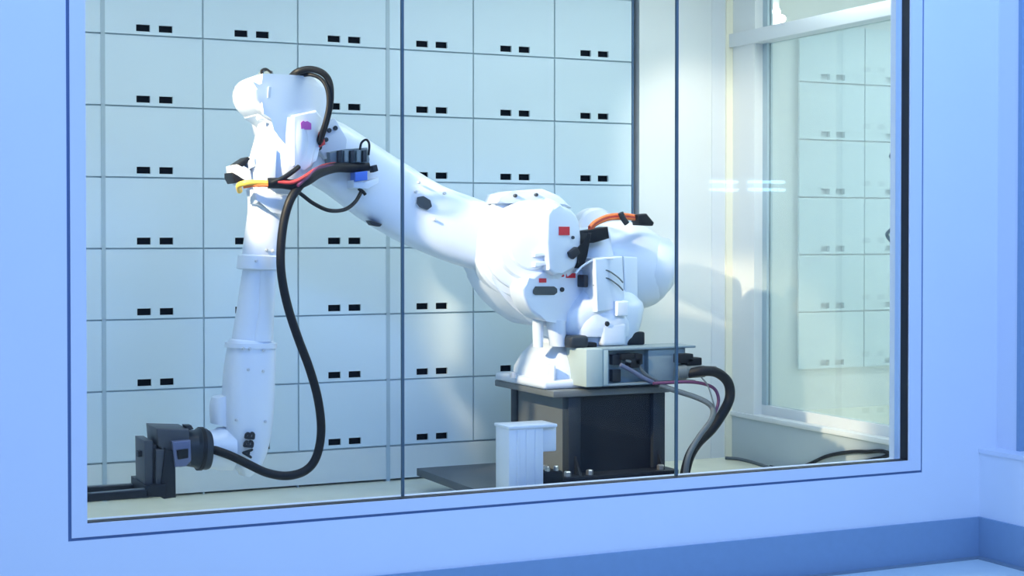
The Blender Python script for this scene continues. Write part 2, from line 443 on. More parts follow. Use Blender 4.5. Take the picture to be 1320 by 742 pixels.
dme, sme = drawer_meshes()
ORD = ['first', 'second', 'third', 'fourth', 'fifth', 'sixth', 'seventh', 'eighth']
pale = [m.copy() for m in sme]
mat('slot_hazed', (0.58, 0.66, 0.68), 0.6)  # haze of the side glass put into a paler slot colour
for m in pale: m.materials.clear(); m.materials.append(MATS['slot_hazed'])
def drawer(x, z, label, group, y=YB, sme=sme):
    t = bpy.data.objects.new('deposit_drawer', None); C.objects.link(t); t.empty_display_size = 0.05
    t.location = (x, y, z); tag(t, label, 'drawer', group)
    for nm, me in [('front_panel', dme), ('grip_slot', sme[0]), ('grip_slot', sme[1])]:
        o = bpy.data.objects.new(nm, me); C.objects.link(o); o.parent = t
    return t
for c in range(7):
    for r in range(NROW):
        colname = 'leftmost' if c == 0 else ORD[6 - c] + ' column from the dark gap'
        lab = ('pale steel drawer, %s row up, in the %s' % (ORD[r], colname)) if c else 'pale steel drawer, %s row up, cut by the left window frame' % ORD[r]
        drawer(cx[c] + g, z0 + RH * r + g, lab, 'steel drawers of the back wall')
# the drawer front that shows through the side glass
nx0 = WX(1040, YB + 0.06)
for c in range(2):
    for r in range(1, 7):
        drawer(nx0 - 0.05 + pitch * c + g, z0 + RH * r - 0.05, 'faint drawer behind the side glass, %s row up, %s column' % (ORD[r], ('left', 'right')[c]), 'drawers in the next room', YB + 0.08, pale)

# ================================================================== ROBOT PEDESTAL
YP0, YP1 = 7.28, 8.00
XP0, XP1 = WX(733, YP0), WX(858, YP0)
PZ0, PZ1 = 0.12, 0.595
mp = thing('mounting_plate', 'flat dark steel plate lying under the black robot pedestal', 'plate', (3.6, 7.3, 0))
pa = W(537, 603, Z=PZ0); 
xpl = pa.x; ypl = pa.y
box('plate', xpl, XP1 + 0.026, 6.55, ypl, PZ0 - 0.042, PZ0, 'plate_top', mp, 0.003)
for fx in (xpl + 0.35, XP1 - 0.1):
    for fy in (6.65, 7.85):
        box('foot', fx - 0.05, fx + 0.05, fy - 0.05, fy + 0.05, 0, PZ0 - 0.042, 'steel_black', mp)
ped = thing('robot_pedestal', 'black welded steel pedestal carrying the white robot arm', 'pedestal', (4.05, 7.64, PZ0))
box('base_flange', XP0 - 0.07, XP1 + 0.025, YP0 - 0.10, YP1 + 0.0, PZ0, PZ0 + 0.03, 'steel_black', ped, 0.004)
box('core', XP0 + 0.05, XP1 - 0.03, YP0 + 0.03, YP1 - 0.03, PZ0 + 0.03, PZ1 - 0.02, 'steel_black', ped)
PW = 0.075
for ax in (XP0, XP1 - PW):
    for ay in (YP0, YP1 - PW):
        box('corner_post', ax, ax + PW, ay, ay + PW, PZ0 + 0.03, PZ1 - 0.035, 'steel_dark', ped, 0.006)
box('side_web', XP0 + 0.012, XP0 + 0.05, YP0 + PW, YP1 - PW, PZ0 + 0.03, PZ1 - 0.035, 'steel_gray', ped)  # lighter steel stands in for lamplight on this side
box('top_plate', XP0 - 0.10, XP1 + 0.02, YP0 - 0.02, YP1, PZ1 - 0.035, PZ1, 'steel_gray', ped, 0.006)
for (bx, by) in ((XP0 - 0.03, YP0 - 0.05), (XP0 + 0.10, YP0 - 0.05), (XP1 - 0.06, YP0 - 0.05), (XP0 - 0.035, YP0 + 0.2)):
    lathe('bolt', (bx, by, PZ0 + 0.03), (0, 0, 1), [(-0.005, 0.02), (0.022, 0.02), (0.026, 0.015)], 'bolt_metal', ped, n=6)
for gx in (XP0 + 0.035, XP1 - 0.05):
    bm = bmesh.new()
    pts = [(gx, YP0 - 0.06, PZ0 + 0.03), (gx, YP0 + 0.01, PZ0 + 0.03), (gx, YP0 + 0.01, PZ0 + 0.14)]
    a = [bm.verts.new(p) for p in pts]; b = [bm.verts.new((p[0] + 0.012, p[1], p[2])) for p in pts]
    bm.faces.new(a); bm.faces.new(b[::-1])
    for i in range(3): bm.faces.new((a[i], a[(i + 1) % 3], b[(i + 1) % 3], b[i]))
    from_bm('gusset', bm, 'steel_black', ped)

# ================================================================== ROBOT
rob = thing('industrial_robot', 'white six-axis industrial robot arm reaching left with a dark fork gripper', 'robot', (4.05, 7.65, PZ1))
RW = 'robot_white'
AX, AY = 4.03, 7.65
# --- base
bs = box('base_foot', 3.64, 4.36, 7.34, 7.97, PZ1, PZ1 + 0.05, RW, rob, 0.02, 3)
def rr(cx_, cy_, hx, hy, z, e, n=40): return [Vector((cx_ + hx * sup(2 * PI * k / n, e)[0], cy_ + hy * sup(2 * PI * k / n, e)[1], z)) for k in range(n)]
ring_loft('base_body', [rr(3.99, 7.65, 0.31, 0.29, PZ1 + 0.04, 4), rr(3.99, 7.65, 0.305, 0.285, PZ1 + 0.09, 4), rr(4.0, 7.65, 0.28, 0.26, PZ1 + 0.17, 3.2),
                         rr(4.02, 7.65, 0.25, 0.24, PZ1 + 0.225, 2.5), rr(4.03, 7.65, 0.22, 0.22, PZ1 + 0.235, 2.2)], RW, rob)
for t in range(5):
    box('base_rib', 3.70 + 0.075 * t, 3.715 + 0.075 * t, 7.345, 7.42, PZ1 + 0.05, PZ1 + 0.13 , RW, bs, 0.004) if t in (0, 2) else None
for px, py in ((661, 484), (722, 486), (745, 487)):
    lathe('bolt', W(px, py, Z=PZ1 + 0.05), (0, 0, 1), [(-0.01, 0.016), (0.016, 0.016), (0.02, 0.012)], 'bolt_paint', bs, n=6)
# --- connector box
BX0, BX1 = WX(755, 7.2, 470), WX(897, 7.2, 470)
BZ0, BZ1 = WZ(755, 499, 7.2), WZ(755, 450, 7.2)
cb = boxes('connector_box', [(BX0 + 0.10, BX1, 7.2, 7.42, BZ0, BZ0 + 0.012), (BX0 + 0.10, BX1, 7.2, 7.42, BZ1 - 0.012, BZ1), (BX0 + 0.13, BX1 - 0.03, 7.26, 7.40, BZ0 + 0.01, BZ1 - 0.01)], 'box_gray', rob, 0.003)
box('cover_block', BX0, BX0 + 0.10, 7.195, 7.42, BZ0, BZ1, 'box_cover', cb, 0.005)
box('end_strip', BX0 + 0.103, BX0 + 0.135, 7.198, 7.27, BZ0 + 0.008, BZ1 - 0.008, 'box_cover', cb, 0.003)
box('front_panel', WX(838, 7.2), WX(884, 7.2), 7.215, 7.27, BZ0 + 0.014, BZ1 - 0.014, 'box_gray', cb, 0.003)
for (a, b, c, d) in ((788, 799, 457, 470), (788, 799, 476, 492)):
    box('connector', WX(a, 7.24), WX(b, 7.24), 7.225, 7.27, WZ(a, d, 7.24), WZ(a, c, 7.24), 'ink', cb, 0.004)
for (a, b, c, d) in ((800, 818, 456, 464), (812, 825, 462, 474), (818, 828, 456, 470)):
    box('plug', WX(a, 7.21), WX(b, 7.21), 7.20, 7.27, WZ(a, d, 7.21), WZ(a, c, 7.21), 'rubber', cb, 0.006)
for (a, b, c, d) in ((874, 892, 456, 468), (884, 903, 461, 471)):
    box('plug', WX(a, 7.17), WX(b, 7.17), 7.15, 7.26, WZ(a, d, 7.17), WZ(a, c, 7.17), 'rubber', cb, 0.006)
lathe('cable_gland', W(872, 480, Y=7.17), (1, -0.15, 0.02), [(0, 0.036), (0.05, 0.040), (0.055, 0.034), (0.16, 0.032), (0.165, 0.027), (0.23, 0.025)], 'cable_gray', cb, n=18)
ptube('patch_lead', [(800, 470), (815, 478), (828, 486), (842, 493)], 7.2, 0.012, 'tool_blue', cb)
ptube('patch_lead', [(806, 464), (822, 470), (832, 482), (850, 493)], 7.21, 0.010, 'cable_gray', cb)
# --- turret
tz = PZ1 + 0.225
lathe('turntable_ring', (AX, AY, tz), (0, 0, 1), [(0, 0.235), (0.045, 0.235), (0.05, 0.225), (0.055, 0.215), (0.085, 0.215)], RW, rob)
tur = pair_loft('turret', [((712, 441), (804, 441), 7.60, .22), ((702, 424), (808, 424), 7.60, .24), ((702, 404), (812, 404), 7.60, .25), ((716, 388), (812, 388), 7.60, .24),
                     ((732, 368), (792, 368), 7.62, .20), ((735, 340), (780, 340), 7.65, .18), ((738, 300), (775, 300), 7.68, .15)], RW, rob, e=4, sub=2, round_ends=0.03)
extr('left_cheek', [(627, 330), (634, 358), (650, 384), (672, 405), (692, 419), (722, 418), (745, 385), (748, 330), (720, 280), (670, 280)], 7.47, 7.80, RW, tur, 0.03, 4, 2)
SKG = (0.42, WX(700, 7.36)); SKM = (0.42, WX(722, 7.36)); SKE = (0.35, WX(785, 7.36))
ch = extr('gear_cover', [(673, 372), (682, 358), (700, 351), (756, 347), (763, 372), (757, 398), (744, 411), (718, 416), (694, 410), (679, 393)], 7.33, 7.50, RW, tur, 0.022, 4, 2, skew=SKG)
plate('name_plate', [(687, 374), (690, 369), (714, 369), (718, 372), (718, 377), (714, 380), (690, 380), (687, 378)], 7.328, 'plate_dark', ch, skew=SKG)
plate('warning_label', [(695, 358.5), (704, 358.5), (704, 364), (695, 364)], 7.328, 'label_red', ch, skew=SKG)
plate('warning_label', [(729.5, 352), (741.5, 352), (741.5, 358), (729.5, 358)], 7.328, 'label_red', ch, skew=SKG)
bolt(724, 373, 7.328, 0.013, 'ink', ch, skew=SKG)
bolt(725, 355, 7.328, 0.007, 'label_red', ch, skew=SKG)
# struts down from the cheek to the base
pair_loft('link_rod', [((687, 408), (700, 408), 7.45, .035), ((687, 424), (700, 424), 7.45, .032), ((688, 447), (699, 447), 7.45, .035)], RW, tur, e=2, sub=1)
pair_loft('link_rod', [((705, 412), (727, 412), 7.42, .06), ((708, 430), (727, 430), 7.42, .055), ((711, 446), (727, 446), 7.42, .05)], RW, tur, e=2.5, sub=1)
# axis-1 motor, dark
box('axis_motor', WX(729, 7.36), WX(753, 7.36), 7.30, 7.46, WZ(729, 448, 7.36), WZ(729, 432, 7.36), 'steel_dark', tur, 0.02, 3)
box('motor_plug', WX(752, 7.36), WX(766, 7.36), 7.32, 7.42, WZ(752, 448, 7.36), WZ(752, 441, 7.36), 'rubber', tur, 0.01)
box('stop_block', WX(809, 7.38), WX(832, 7.38), 7.38, 7.50, WZ(809, 445, 7.38), WZ(809, 428, 7.38), 'steel_black', tur, 0.01)
pair_loft('swivel_skirt', [((729, 432), (806, 432), 7.47, .13), ((733, 415), (806, 415), 7.47, .14), ((738, 398), (804, 398), 7.48, .12), ((746, 388), (790, 388), 7.5, .1)], RW, tur, e=3, sub=2)
box('side_lug', WX(774, 7.35), WX(806, 7.35), 7.33, 7.5, WZ(774, 446, 7.35), WZ(774, 416, 7.35), RW, tur, 0.02, 3)
bolt(782, 417, 7.335, 0.014, 'ink', tur)
# electronics housing on the turret
eb = extr('electronics_box', [(767, 333), (803, 330), (806, 398), (770, 402)], 7.34, 7.56, RW, tur, 0.012, skew=SKE)
extr('electronics_cover', [(804, 330), (822, 331), (823, 400), (807, 399)], 7.36, 7.60, RW, eb, 0.012, skew=SKE)
extr('corner_block', [(796, 388), (810, 388), (810, 407), (796, 407)], 7.31, 7.40, RW, eb, 0.008)
for yy in (352, 362):
    ptube('thin_lead', [(765, yy + 6), (780, yy - 4), (795, yy + 4), (803, yy + 12)], 7.33, 0.004, 'cable_gray', eb)
ptube('white_lead', [(742, 352), (752, 342), (768, 334), (790, 333)], 7.33, 0.006, RW, eb)
box('socket', WX(760, 7.4), WX(769, 7.4), 7.36, 7.44, WZ(760, 382, 7.4), WZ(760, 350, 7.4), 'valve_gray', eb, 0.006)
box('socket', WX(748, 7.4), WX(754, 7.4), 7.36, 7.44, WZ(748, 370, 7.4), WZ(748, 354, 7.4), 'ink', eb, 0.006)
# --- balancing cylinder behind
bal = pair_loft('balancing_cylinder', [((752, 300), (748, 352), 7.72, .10), ((768, 291), (758, 368), 7.72, .15), ((800, 284), (782, 388), 7.72, .2), ((830, 293), (812, 398), 7.72, .215),
                                 ((852, 310), (836, 394), 7.72, .19), ((862, 328), (851, 380), 7.72, .12)], RW, rob, e=2.1, sub=3, round_ends=0.02)
lathe('end_cap', W(834, 344, Y=7.68), (1, -0.25, -0.22), [(0.0, 0.185), (0.09, 0.185), (0.105, 0.175), (0.11, 0.13), (0.13, 0.12), (0.14, 0.06)], RW, bal)
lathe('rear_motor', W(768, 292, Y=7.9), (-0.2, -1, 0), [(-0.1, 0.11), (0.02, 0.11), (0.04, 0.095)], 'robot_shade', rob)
# connectors and orange leads on top of it
cn = extr('connector_block', [(757, 297), (784, 292), (786, 307), (766, 313), (757, 313)], 7.42, 7.52, 'rubber', rob, 0.008)
extr('plug_arm', [(735, 326), (752, 314), (758, 300), (763, 300), (757, 330), (752, 346), (744, 345), (746, 328)], 7.34, 7.42, 'rubber', cn, 0.006)
extr('plug_head', [(733, 325), (744, 318), (749, 326), (740, 334), (735, 331)], 7.30, 7.38, 'ink', cn, 0.006)
for k, (mm, dy) in enumerate((('cable_orange', 0), ('cable_orange', 4), ('cable_red', 2))):
    ptube('motor_lead', [(760, 293 + dy, 7.46), (768, 285 + dy, 7.48), (785, 278 + dy, 7.5), (806, 277 + dy, 7.5), (824, 280 + dy * .6, 7.5), (836, 284, 7.5)], 7.48, 0.011, mm, cn, n=8)
ptube('cable_tie', [(800, 274, 7.47), (803, 281, 7.47), (808, 288, 7.47)], 7.48, 0.017, 'ink', cn, n=8)
extr('plug_tip', [(822, 277), (834, 275), (844, 287), (842, 291), (824, 290)], 7.46, 7.54, 'rubber', cn, 0.01)

# --- lower arm with shoulder hub
la = pair_loft('lower_arm', [((700, 268), (700, 372), 7.62, .15), ((660, 270), (655, 360), 7.62, .15), ((630, 263), (622, 350), 7.63, .145), ((600, 252), (590, 341), 7.64, .14), ((565, 239), (550, 326), 7.65, .135),
                       ((525, 215), (508, 307), 7.66, .13), ((480, 186), (464, 280), 7.66, .125), ((440, 160), (424, 250), 7.66, .12), ((405, 146), (388, 228), 7.66, .115)], RW, rob, e=3.4, sub=2, round_ends=0.03)
plate('access_cap', [(538, 254), (545, 252.5), (554, 258), (556, 266), (550, 270.5), (541, 267), (537, 261)], 7.512, 'plate_dark', la, 0.01)
for px, py in ((573, 249), (560, 283), (536, 247), (616, 321), (617, 329), (540, 235)):
    bolt(px, py, 7.508, 0.008, 'bolt_paint', la)
extr('bump_stop', [(476, 284), (482, 285), (493, 289), (490, 292), (480, 290)], 7.54, 7.6, 'ink', la, 0.002)
hc = W(682, 317, Y=7.40)
HD = (0.22, 1, 0)
hub = lathe('shoulder_hub', (hc.x, 7.40, hc.z), HD, [(-0.055, 0.10), (-0.045, 0.17), (-0.03, 0.18), (-0.018, 0.183), (-0.008, 0.225), (0.005, 0.24), (0.03, 0.243), (0.04, 0.275), (0.06, 0.29), (0.19, 0.29), (0.21, 0.28)], RW, la, n=56)
lathe('hub_cap', (hc.x - 0.012, 7.345, hc.z), (-0.22, -1, 0), [(-0.02, 0.125), (0.0, 0.125), (0.012, 0.115), (0.018, 0.07)], RW, hub, n=40)
extr('top_lug', [(640, 262), (645, 250), (660, 246), (700, 243), (722, 252), (738, 268), (700, 262), (660, 262)], 7.42, 7.60, RW, la, 0.015, 3, 0)
for px, py in ((664, 252), (691, 251)):
    bolt(px, py, 7.415, 0.01, 'plate_dark', la)
am = extr('axis_motor_cover', [(706, 275), (722, 265), (738, 271), (748, 288), (749, 322), (742, 345), (725, 352), (708, 348)], 7.31, 7.52, RW, la, 0.02, 4, 2, skew=SKM)
plate('warning_label', [(720.5, 292), (734, 292), (734, 303), (720.5, 303)], 7.308, 'label_red', am, skew=SKM)
bolt(738, 306, 7.308, 0.009, 'plate_dark', am, skew=SKM)
extr('hub_fin', [(690, 326), (713, 324), (713, 328), (690, 331)], 7.29, 7.36, RW, hub, 0.003)
extr('hub_fin', [(690, 338), (713, 335), (713, 340), (690, 344)], 7.29, 7.36, RW, hub, 0.003)

# --- elbow housing
SKL = (0.42, WX(362, 7.25))
el = extr('elbow_housing', [(321, 117), (325, 104), (333, 96), (348, 95), (384, 97), (418, 101), (427, 110), (428, 126), (421, 152), (412, 190), (404, 220), (395, 229), (381, 226), (371, 205), (368, 172), (358, 158), (340, 147), (326, 134)],
          7.22, 7.56, RW, rob, 0.06, 6, 2, skew=SKL)
extr('side_panel', [(378, 148), (408, 142), (416, 152), (402, 214), (392, 222), (378, 214)], 7.198, 7.26, RW, el, 0.014, 3, skew=SKL)
hp = plate('pink_label', [(387.5, 158), (391, 155.5), (393, 157), (396, 156), (401, 159), (401, 167), (388, 167)], 7.196, 'label_pink', el, skew=SKL)
plate('cap_mark', [(346, 112), (349.5, 112), (348.5, 126), (345, 126)], 7.219, 'robot_shade', el, skew=SKL)
bolt(337, 116, 7.20, 0.009, 'plate_dark', el)
extr('top_fitting', [(338, 92), (345, 89), (352, 91), (354, 99), (346, 100), (339, 97)], 7.28, 7.36, 'valve_gray', el, 0.008)
ptube('top_fitting_lead', [(338, 96), (337, 91), (343, 89), (350, 94)], 7.28, 0.006, 'rubber', el)
extr('underside_block', [(330, 134), (346, 145), (370, 160), (372, 172), (352, 160), (333, 148)], 7.24, 7.5, RW, el, 0.012)
for px, py in ((334, 142), (339, 152)):
    bolt(px, py, 7.28, 0.016, RW, el, (-1, -0.3, 0), 0.03)
# --- forearm
fo = pair_loft('forearm', [((338, 148), (392, 162), 7.38, .15), ((333, 172), (396, 186), 7.38, .155), ((325, 200), (394, 212), 7.38, .15), ((320, 225), (389, 236), 7.38, .14),
                     ((321, 248), (378, 257), 7.38, .12), ((321, 272), (369, 278), 7.38, .10), ((317, 300), (364, 304), 7.38, .098), ((313, 332), (360, 334), 7.38, .096)], RW, rob, e=2.6, sub=3)
pair_loft('collar', [((309, 329), (361, 331), 7.38, .115), ((307, 345), (359, 347), 7.38, .115)], RW, fo, e=2.6, sub=1, round_ends=0.008)
for px, py in ((330, 336), (344, 322), (352, 323)): bolt(px, py, 7.272, 0.007, 'bolt_paint', fo)
extr('rear_flange', [(318, 205), (328, 201), (330, 214), (322, 218)], 7.3, 7.46, RW, fo, 0.01)
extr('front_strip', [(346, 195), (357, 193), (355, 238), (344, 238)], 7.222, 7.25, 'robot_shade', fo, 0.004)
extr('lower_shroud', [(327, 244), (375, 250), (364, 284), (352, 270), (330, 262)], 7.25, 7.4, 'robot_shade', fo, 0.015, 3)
extr('motor_head', [(301, 213), (312, 210), (324, 219), (326, 233), (312, 238), (302, 230)], 7.30, 7.46, RW, fo, 0.02, 3)
extr('motor_band', [(306, 211), (320, 202), (324, 205), (312, 216)], 7.30, 7.44, 'rubber', fo, 0.006)
extr('motor_band', [(300, 222), (305, 225), (316, 232), (304, 236), (300, 228)], 7.29, 7.45, 'rubber', fo, 0.006)
pair_loft('forearm_tube', [((314, 346), (355, 348), 7.38, .085), ((310, 372), (354, 374), 7.38, .085), ((305, 405), (352, 406), 7.38, .085), ((299, 442), (351, 442), 7.38, .09)], RW, rob, e=2.3, sub=2)
pair_loft('tube_rib', [((335, 342), (356, 342), 7.30, .02), ((333, 400), (352, 400), 7.30, .02), ((326, 440), (350, 440), 7.30, .02)], RW, rob, e=2.2, sub=1)
wr = pair_loft('wrist_housing', [((297, 438), (352, 440), 7.38, .095), ((294, 452), (353, 456), 7.38, .11), ((290, 480), (352, 486), 7.38, .115), ((288, 512), (351, 520), 7.38, .115), ((288, 545), (348, 552), 7.38, .11),
                     ((294, 575), (342, 582), 7.38, .10), ((302, 598), (333, 602), 7.38, .085), ((309, 610), (323, 611), 7.38, .06)], RW, rob, e=2.8, sub=3, round_ends=0.008)
pair_loft('wrist_collar', [((292, 441), (355, 441), 7.38, .115), ((291, 447), (355, 448), 7.38, .115)], RW, wr, e=2.6, sub=1)
for px, py in ((314, 449), (320, 476), (339, 478), (305, 541), (342, 543), (322, 449), (340, 451)): bolt(px, py, 7.267, 0.007, 'bolt_paint', wr)
pair_loft('wrist_motor', [((274, 512), (294, 508), 7.40, .06), ((271, 525), (296, 525), 7.40, .065), ((272, 545), (298, 550), 7.40, .06)], RW, wr, e=2.4, sub=2)
pair_loft('wrist_flange', [((300, 551), (298, 606), 7.38, .105), ((282, 550), (280, 606), 7.38, .105), ((278, 553), (276, 604), 7.38, .098), ((270, 554), (268, 604), 7.38, .095)], RW, wr, e=2, sub=1)
# maker's lettering up the wrist
def lettering(text, px, py, Y, height, ang, m, parent, name='lettering', bold=0.0):
    cu = bpy.data.curves.new(name, 'FONT'); cu.body = text; cu.size = height / 0.7; cu.extrude = 0.004; cu.offset = bold; cu.space_character = 1.12
    cu.align_x = 'CENTER'; cu.align_y = 'CENTER'
    to = bpy.data.objects.new(name, cu); C.objects.link(to)
    bpy.context.view_layer.update()
    dg = bpy.context.evaluated_depsgraph_get()
    me = bpy.data.meshes.new_from_object(to.evaluated_get(dg)); bpy.data.objects.remove(to)
    bmx = bmesh.new()                       # a heavier weight: the glyphs laid down with small shifts
    for dx, dy in ((0, 0), (0.0035, 0), (-0.0035, 0), (0, 0.0035), (0, -0.0035)):
        m2 = me.copy(); m2.transform(Matrix.Translation((dx, dy, 0.0002 * (dx + 2 * dy) / 0.0035))); bmx.from_mesh(m2); bpy.data.meshes.remove(m2)
    bmx.to_mesh(me); bmx.free()
    p = W(px, py, Y=Y)
    me.transform(Matrix.Translation(p) @ Matrix.Rotation(ang[1], 4, 'Z') @ Matrix.Rotation(-ang[0], 4, 'Y') @ Matrix.Rotation(PI / 2, 4, 'X'))
    me.name = name
    return link(name, me, m, parent)
lettering('ABB', 321, 573, 7.258, 0.045, (math.radians(81), 0), 'ink', wr)
# --- gripper
gr = pair_loft('gripper', [((270, 555), (267, 604), 7.38, .105), ((266, 552), (263, 605), 7.38, .112), ((256, 551), (253, 604), 7.38, .112), ((252, 554), (249, 602), 7.38, .10), ((240, 554), (237, 600), 7.38, .10)], 'steel_dark', rob, e=2.2, sub=1)
pair_loft('tool_changer_ring', [((262, 550), (258, 606), 7.38, .118), ((257, 550), (253, 606), 7.38, .118)], 'rubber', gr, e=2, sub=1)
extr('tool_block', [(202, 552), (244, 553), (246, 600), (232, 602), (226, 597), (204, 575)], 7.26, 7.50, 'tool_gray', gr, 0.008)
extr('actuator', [(222, 569), (246, 567), (247, 594), (240, 601), (226, 602)], 7.225, 7.27, 'tool_blue', gr, 0.008)
extr('valve', [(238, 548), (247, 548), (250, 553), (241, 555)], 7.3, 7.36, 'ink', gr, 0.004)
extr('valve', [(228, 580), (243, 578), (243, 590), (230, 592)], 7.215, 7.24, 'rubber', gr, 0.004)
br = extr('bracket', [(213, 577), (226, 583), (227, 641), (212, 643), (206, 640)], 7.24, 7.52, 'steel_black', gr, 0.005)
extr('slide_plate', [(186, 568), (197, 568), (197, 626), (187, 626)], 7.27, 7.48, 'tool_gray', br, 0.004)
extr('slide_plate', [(201, 579), (213, 579), (213, 624), (201, 626)], 7.25, 7.50, 'tool_gray', br, 0.004)
extr('slide_core', [(196, 574), (202, 573), (203, 628), (196, 628)], 7.28, 7.5, 'ink', br, 0.002)
extr('cross_beam', [(188, 626), (214, 624), (214, 640), (188, 640)], 7.22, 7.56, 'steel_black', br, 0.004)
extr('proximity_sensor', [(178, 582), (188, 580), (188, 588), (178, 589)], 7.33, 7.38, 'ink', br, 0.003)
for yk, pxa in ((7.22, [(110, 637), (192, 631), (192, 641), (110, 647)]), (7.50, [(96, 629), (192, 624), (192, 632), (96, 637)])):
    fk = extr('fork', pxa, yk, yk + 0.06, 'steel_black', br, 0.004)
    x0, x1 = pxa[0][0] + 8, 188
    extr('fork_rail', [(x0, pxa[0][1] - 1.5), (x1, pxa[1][1] - 1.5), (x1, pxa[1][1] + 0.5), (x0, pxa[0][1] + 0.5)], yk + 0.012, yk + 0.045, 'steel_gray', fk, 0)

# --- hoses and valve pack
ptube('dress_hose', [(376, 98, 7.30), (384, 92, 7.26), (400, 89, 7.24), (416, 94, 7.22), (425, 107, 7.22), (426, 130, 7.22), (421, 155, 7.24), (413, 180, 7.3), (411, 190, 7.4)], 7.3, 0.016, 'rubber', rob)
ptube('dress_hose', [(386, 98, 7.3), (400, 96, 7.25), (414, 102, 7.22), (422, 116, 7.2), (423, 138, 7.2), (416, 168, 7.22), (412, 185, 7.3)], 7.3, 0.010, 'rubber', rob)
ptube('dress_hose', [(412, 220, 7.30), (398, 228, 7.20), (386, 240, 7.18), (374, 258, 7.16), (366, 285, 7.16), (362, 320, 7.16), (363, 355, 7.16), (371, 395, 7.16), (384, 435, 7.16), (399, 475, 7.16), (410, 515, 7.16), (414, 555, 7.16),
                     (408, 588, 7.16), (394, 606, 7.16), (370, 613, 7.16), (344, 609, 7.17), (320, 598, 7.19), (297, 587, 7.24), (274, 579, 7.3), (262, 578, 7.34)], 7.2, 0.021, 'rubber', rob, n=14)
ptube('dress_hose', [(352, 236, 7.2), (372, 240, 7.18), (388, 250, 7.18), (404, 262, 7.2), (424, 271, 7.25), (444, 270, 7.35), (458, 260, 7.42), (466, 246, 7.46)], 7.3, 0.010, 'rubber', rob)
ptube('cable_bundle', [(345, 236, 7.19), (362, 236, 7.18), (380, 238, 7.18), (396, 232, 7.2), (412, 222, 7.3), (432, 216, 7.4), (455, 216, 7.46), (474, 214, 7.48)], 7.3, 0.026, 'rubber', rob)
ptube('red_lead', [(358, 234, 7.16), (376, 235, 7.15), (392, 228, 7.16), (404, 220, 7.24), (418, 213, 7.36), (432, 211, 7.44)], 7.3, 0.009, 'cable_red', rob)
ptube('purple_lead', [(384, 239, 7.14), (398, 227, 7.18), (412, 216, 7.28), (440, 213, 7.42)], 7.3, 0.008, 'cable_purple', rob)
ptube('dress_hose', [(385, 215, 7.2), (376, 222, 7.17), (364, 230, 7.16), (350, 236, 7.17)], 7.2, 0.012, 'rubber', rob)
yt = ptube('yellow_hose', [(309, 246, 7.3), (308, 239, 7.25), (316, 236, 7.2), (330, 235, 7.19), (347, 236, 7.19)], 7.2, 0.014, 'tube_yellow', rob)
ptube('orange_hose', [(314, 241, 7.22), (328, 239, 7.19), (347, 239, 7.18)], 7.2, 0.008, 'cable_orange', rob)
vb = extr('valve_pack', [(424, 196), (446, 192), (474, 190), (477, 205), (476, 214), (440, 216), (426, 212)], 7.46, 7.58, 'valve_gray', rob, 0.008)
for k in range(5):
    x = 436 + 8 * k
    extr('valve', [(x, 194), (x + 5, 193), (x + 5, 208), (x, 209)], 7.435, 7.47, 'valve_gray' if k % 2 else 'steel_dark', vb, 0.003)
extr('valve_coil', [(458, 222), (474, 220), (474, 232), (458, 234)], 7.42, 7.5, 'valve_blue', vb, 0.004)
extr('pressure_gauge', [(480, 214), (486, 212), (488, 220), (482, 222)], 7.44, 7.5, 'ink', vb, 0.003)
extr('manifold', [(456, 232), (470, 236), (488, 228), (488, 236), (474, 244), (456, 242)], 7.44, 7.54, RW, vb, 0.005)
ptube('loop_lead', [(464, 193), (466, 184), (472, 180), (476, 186), (475, 200)], 7.44, 0.006, 'rubber', vb)
ptube('hose_nipple', [(462, 243), (468, 247), (471, 251)], 7.45, 0.009, 'rubber', vb)
extr('hose_clamp', [(408, 172), (416, 168), (420, 186), (412, 190)], 7.3, 7.5, 'cable_red', rob, 0.006)
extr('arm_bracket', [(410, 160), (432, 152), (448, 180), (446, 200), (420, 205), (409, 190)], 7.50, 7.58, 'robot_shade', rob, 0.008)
for px, py in ((424, 168), (420, 180), (432, 165)): bolt(px, py, 7.50, 0.012, 'steel_dark', rob)

# ================================================================== LOOSE THINGS
pb = thing('cable_post', 'short bluish-white plastic post with side box before the black pedestal', 'post', (3.2, 6.9, PZ0))
YQ = 6.9
zt = WZ(680, 551, YQ)
xa, xm, xb = WX(656, YQ, 560), WX(701, YQ, 560), WX(720, YQ, 560)
box('column', xa, xm, YQ, YQ + 0.16, PZ0, zt, 'robot_white', pb, 0.008)
for k in range(3):
    xx = xa + (xm - xa) * (0.22 + 0.26 * k)
    box('rib', xx, xx + 0.012, YQ - 0.006, YQ + 0.01, PZ0, zt - 0.01, 'robot_white', pb, 0.002)
box('side_box', xm - 0.01, xb, YQ + 0.02, YQ + 0.16, WZ(705, 583, YQ), zt + 0.004, 'robot_white', pb, 0.008)
box('top_cap', xa - 0.006, xb - 0.01, YQ - 0.008, YQ + 0.165, zt - 0.004, zt + 0.012, 'robot_white', pb, 0.004)
va = thing('floor_valve', 'small black fitting with pale knobs between white post and pedestal', 'fitting', (3.45, 7.05, PZ0))
vx = WX(708, 7.0)
box('body', vx - 0.03, vx + 0.08, 7.0, 7.08, PZ0, PZ0 + 0.10, 'rubber', va, 0.01)
for q in (0.0, 0.05): lathe('knob', (vx + q, 7.02, PZ0 + 0.10), (0, 0, 1), [(-0.01, 0.014), (0.02, 0.014), (0.024, 0.01)], 'bolt_metal', va, n=12)

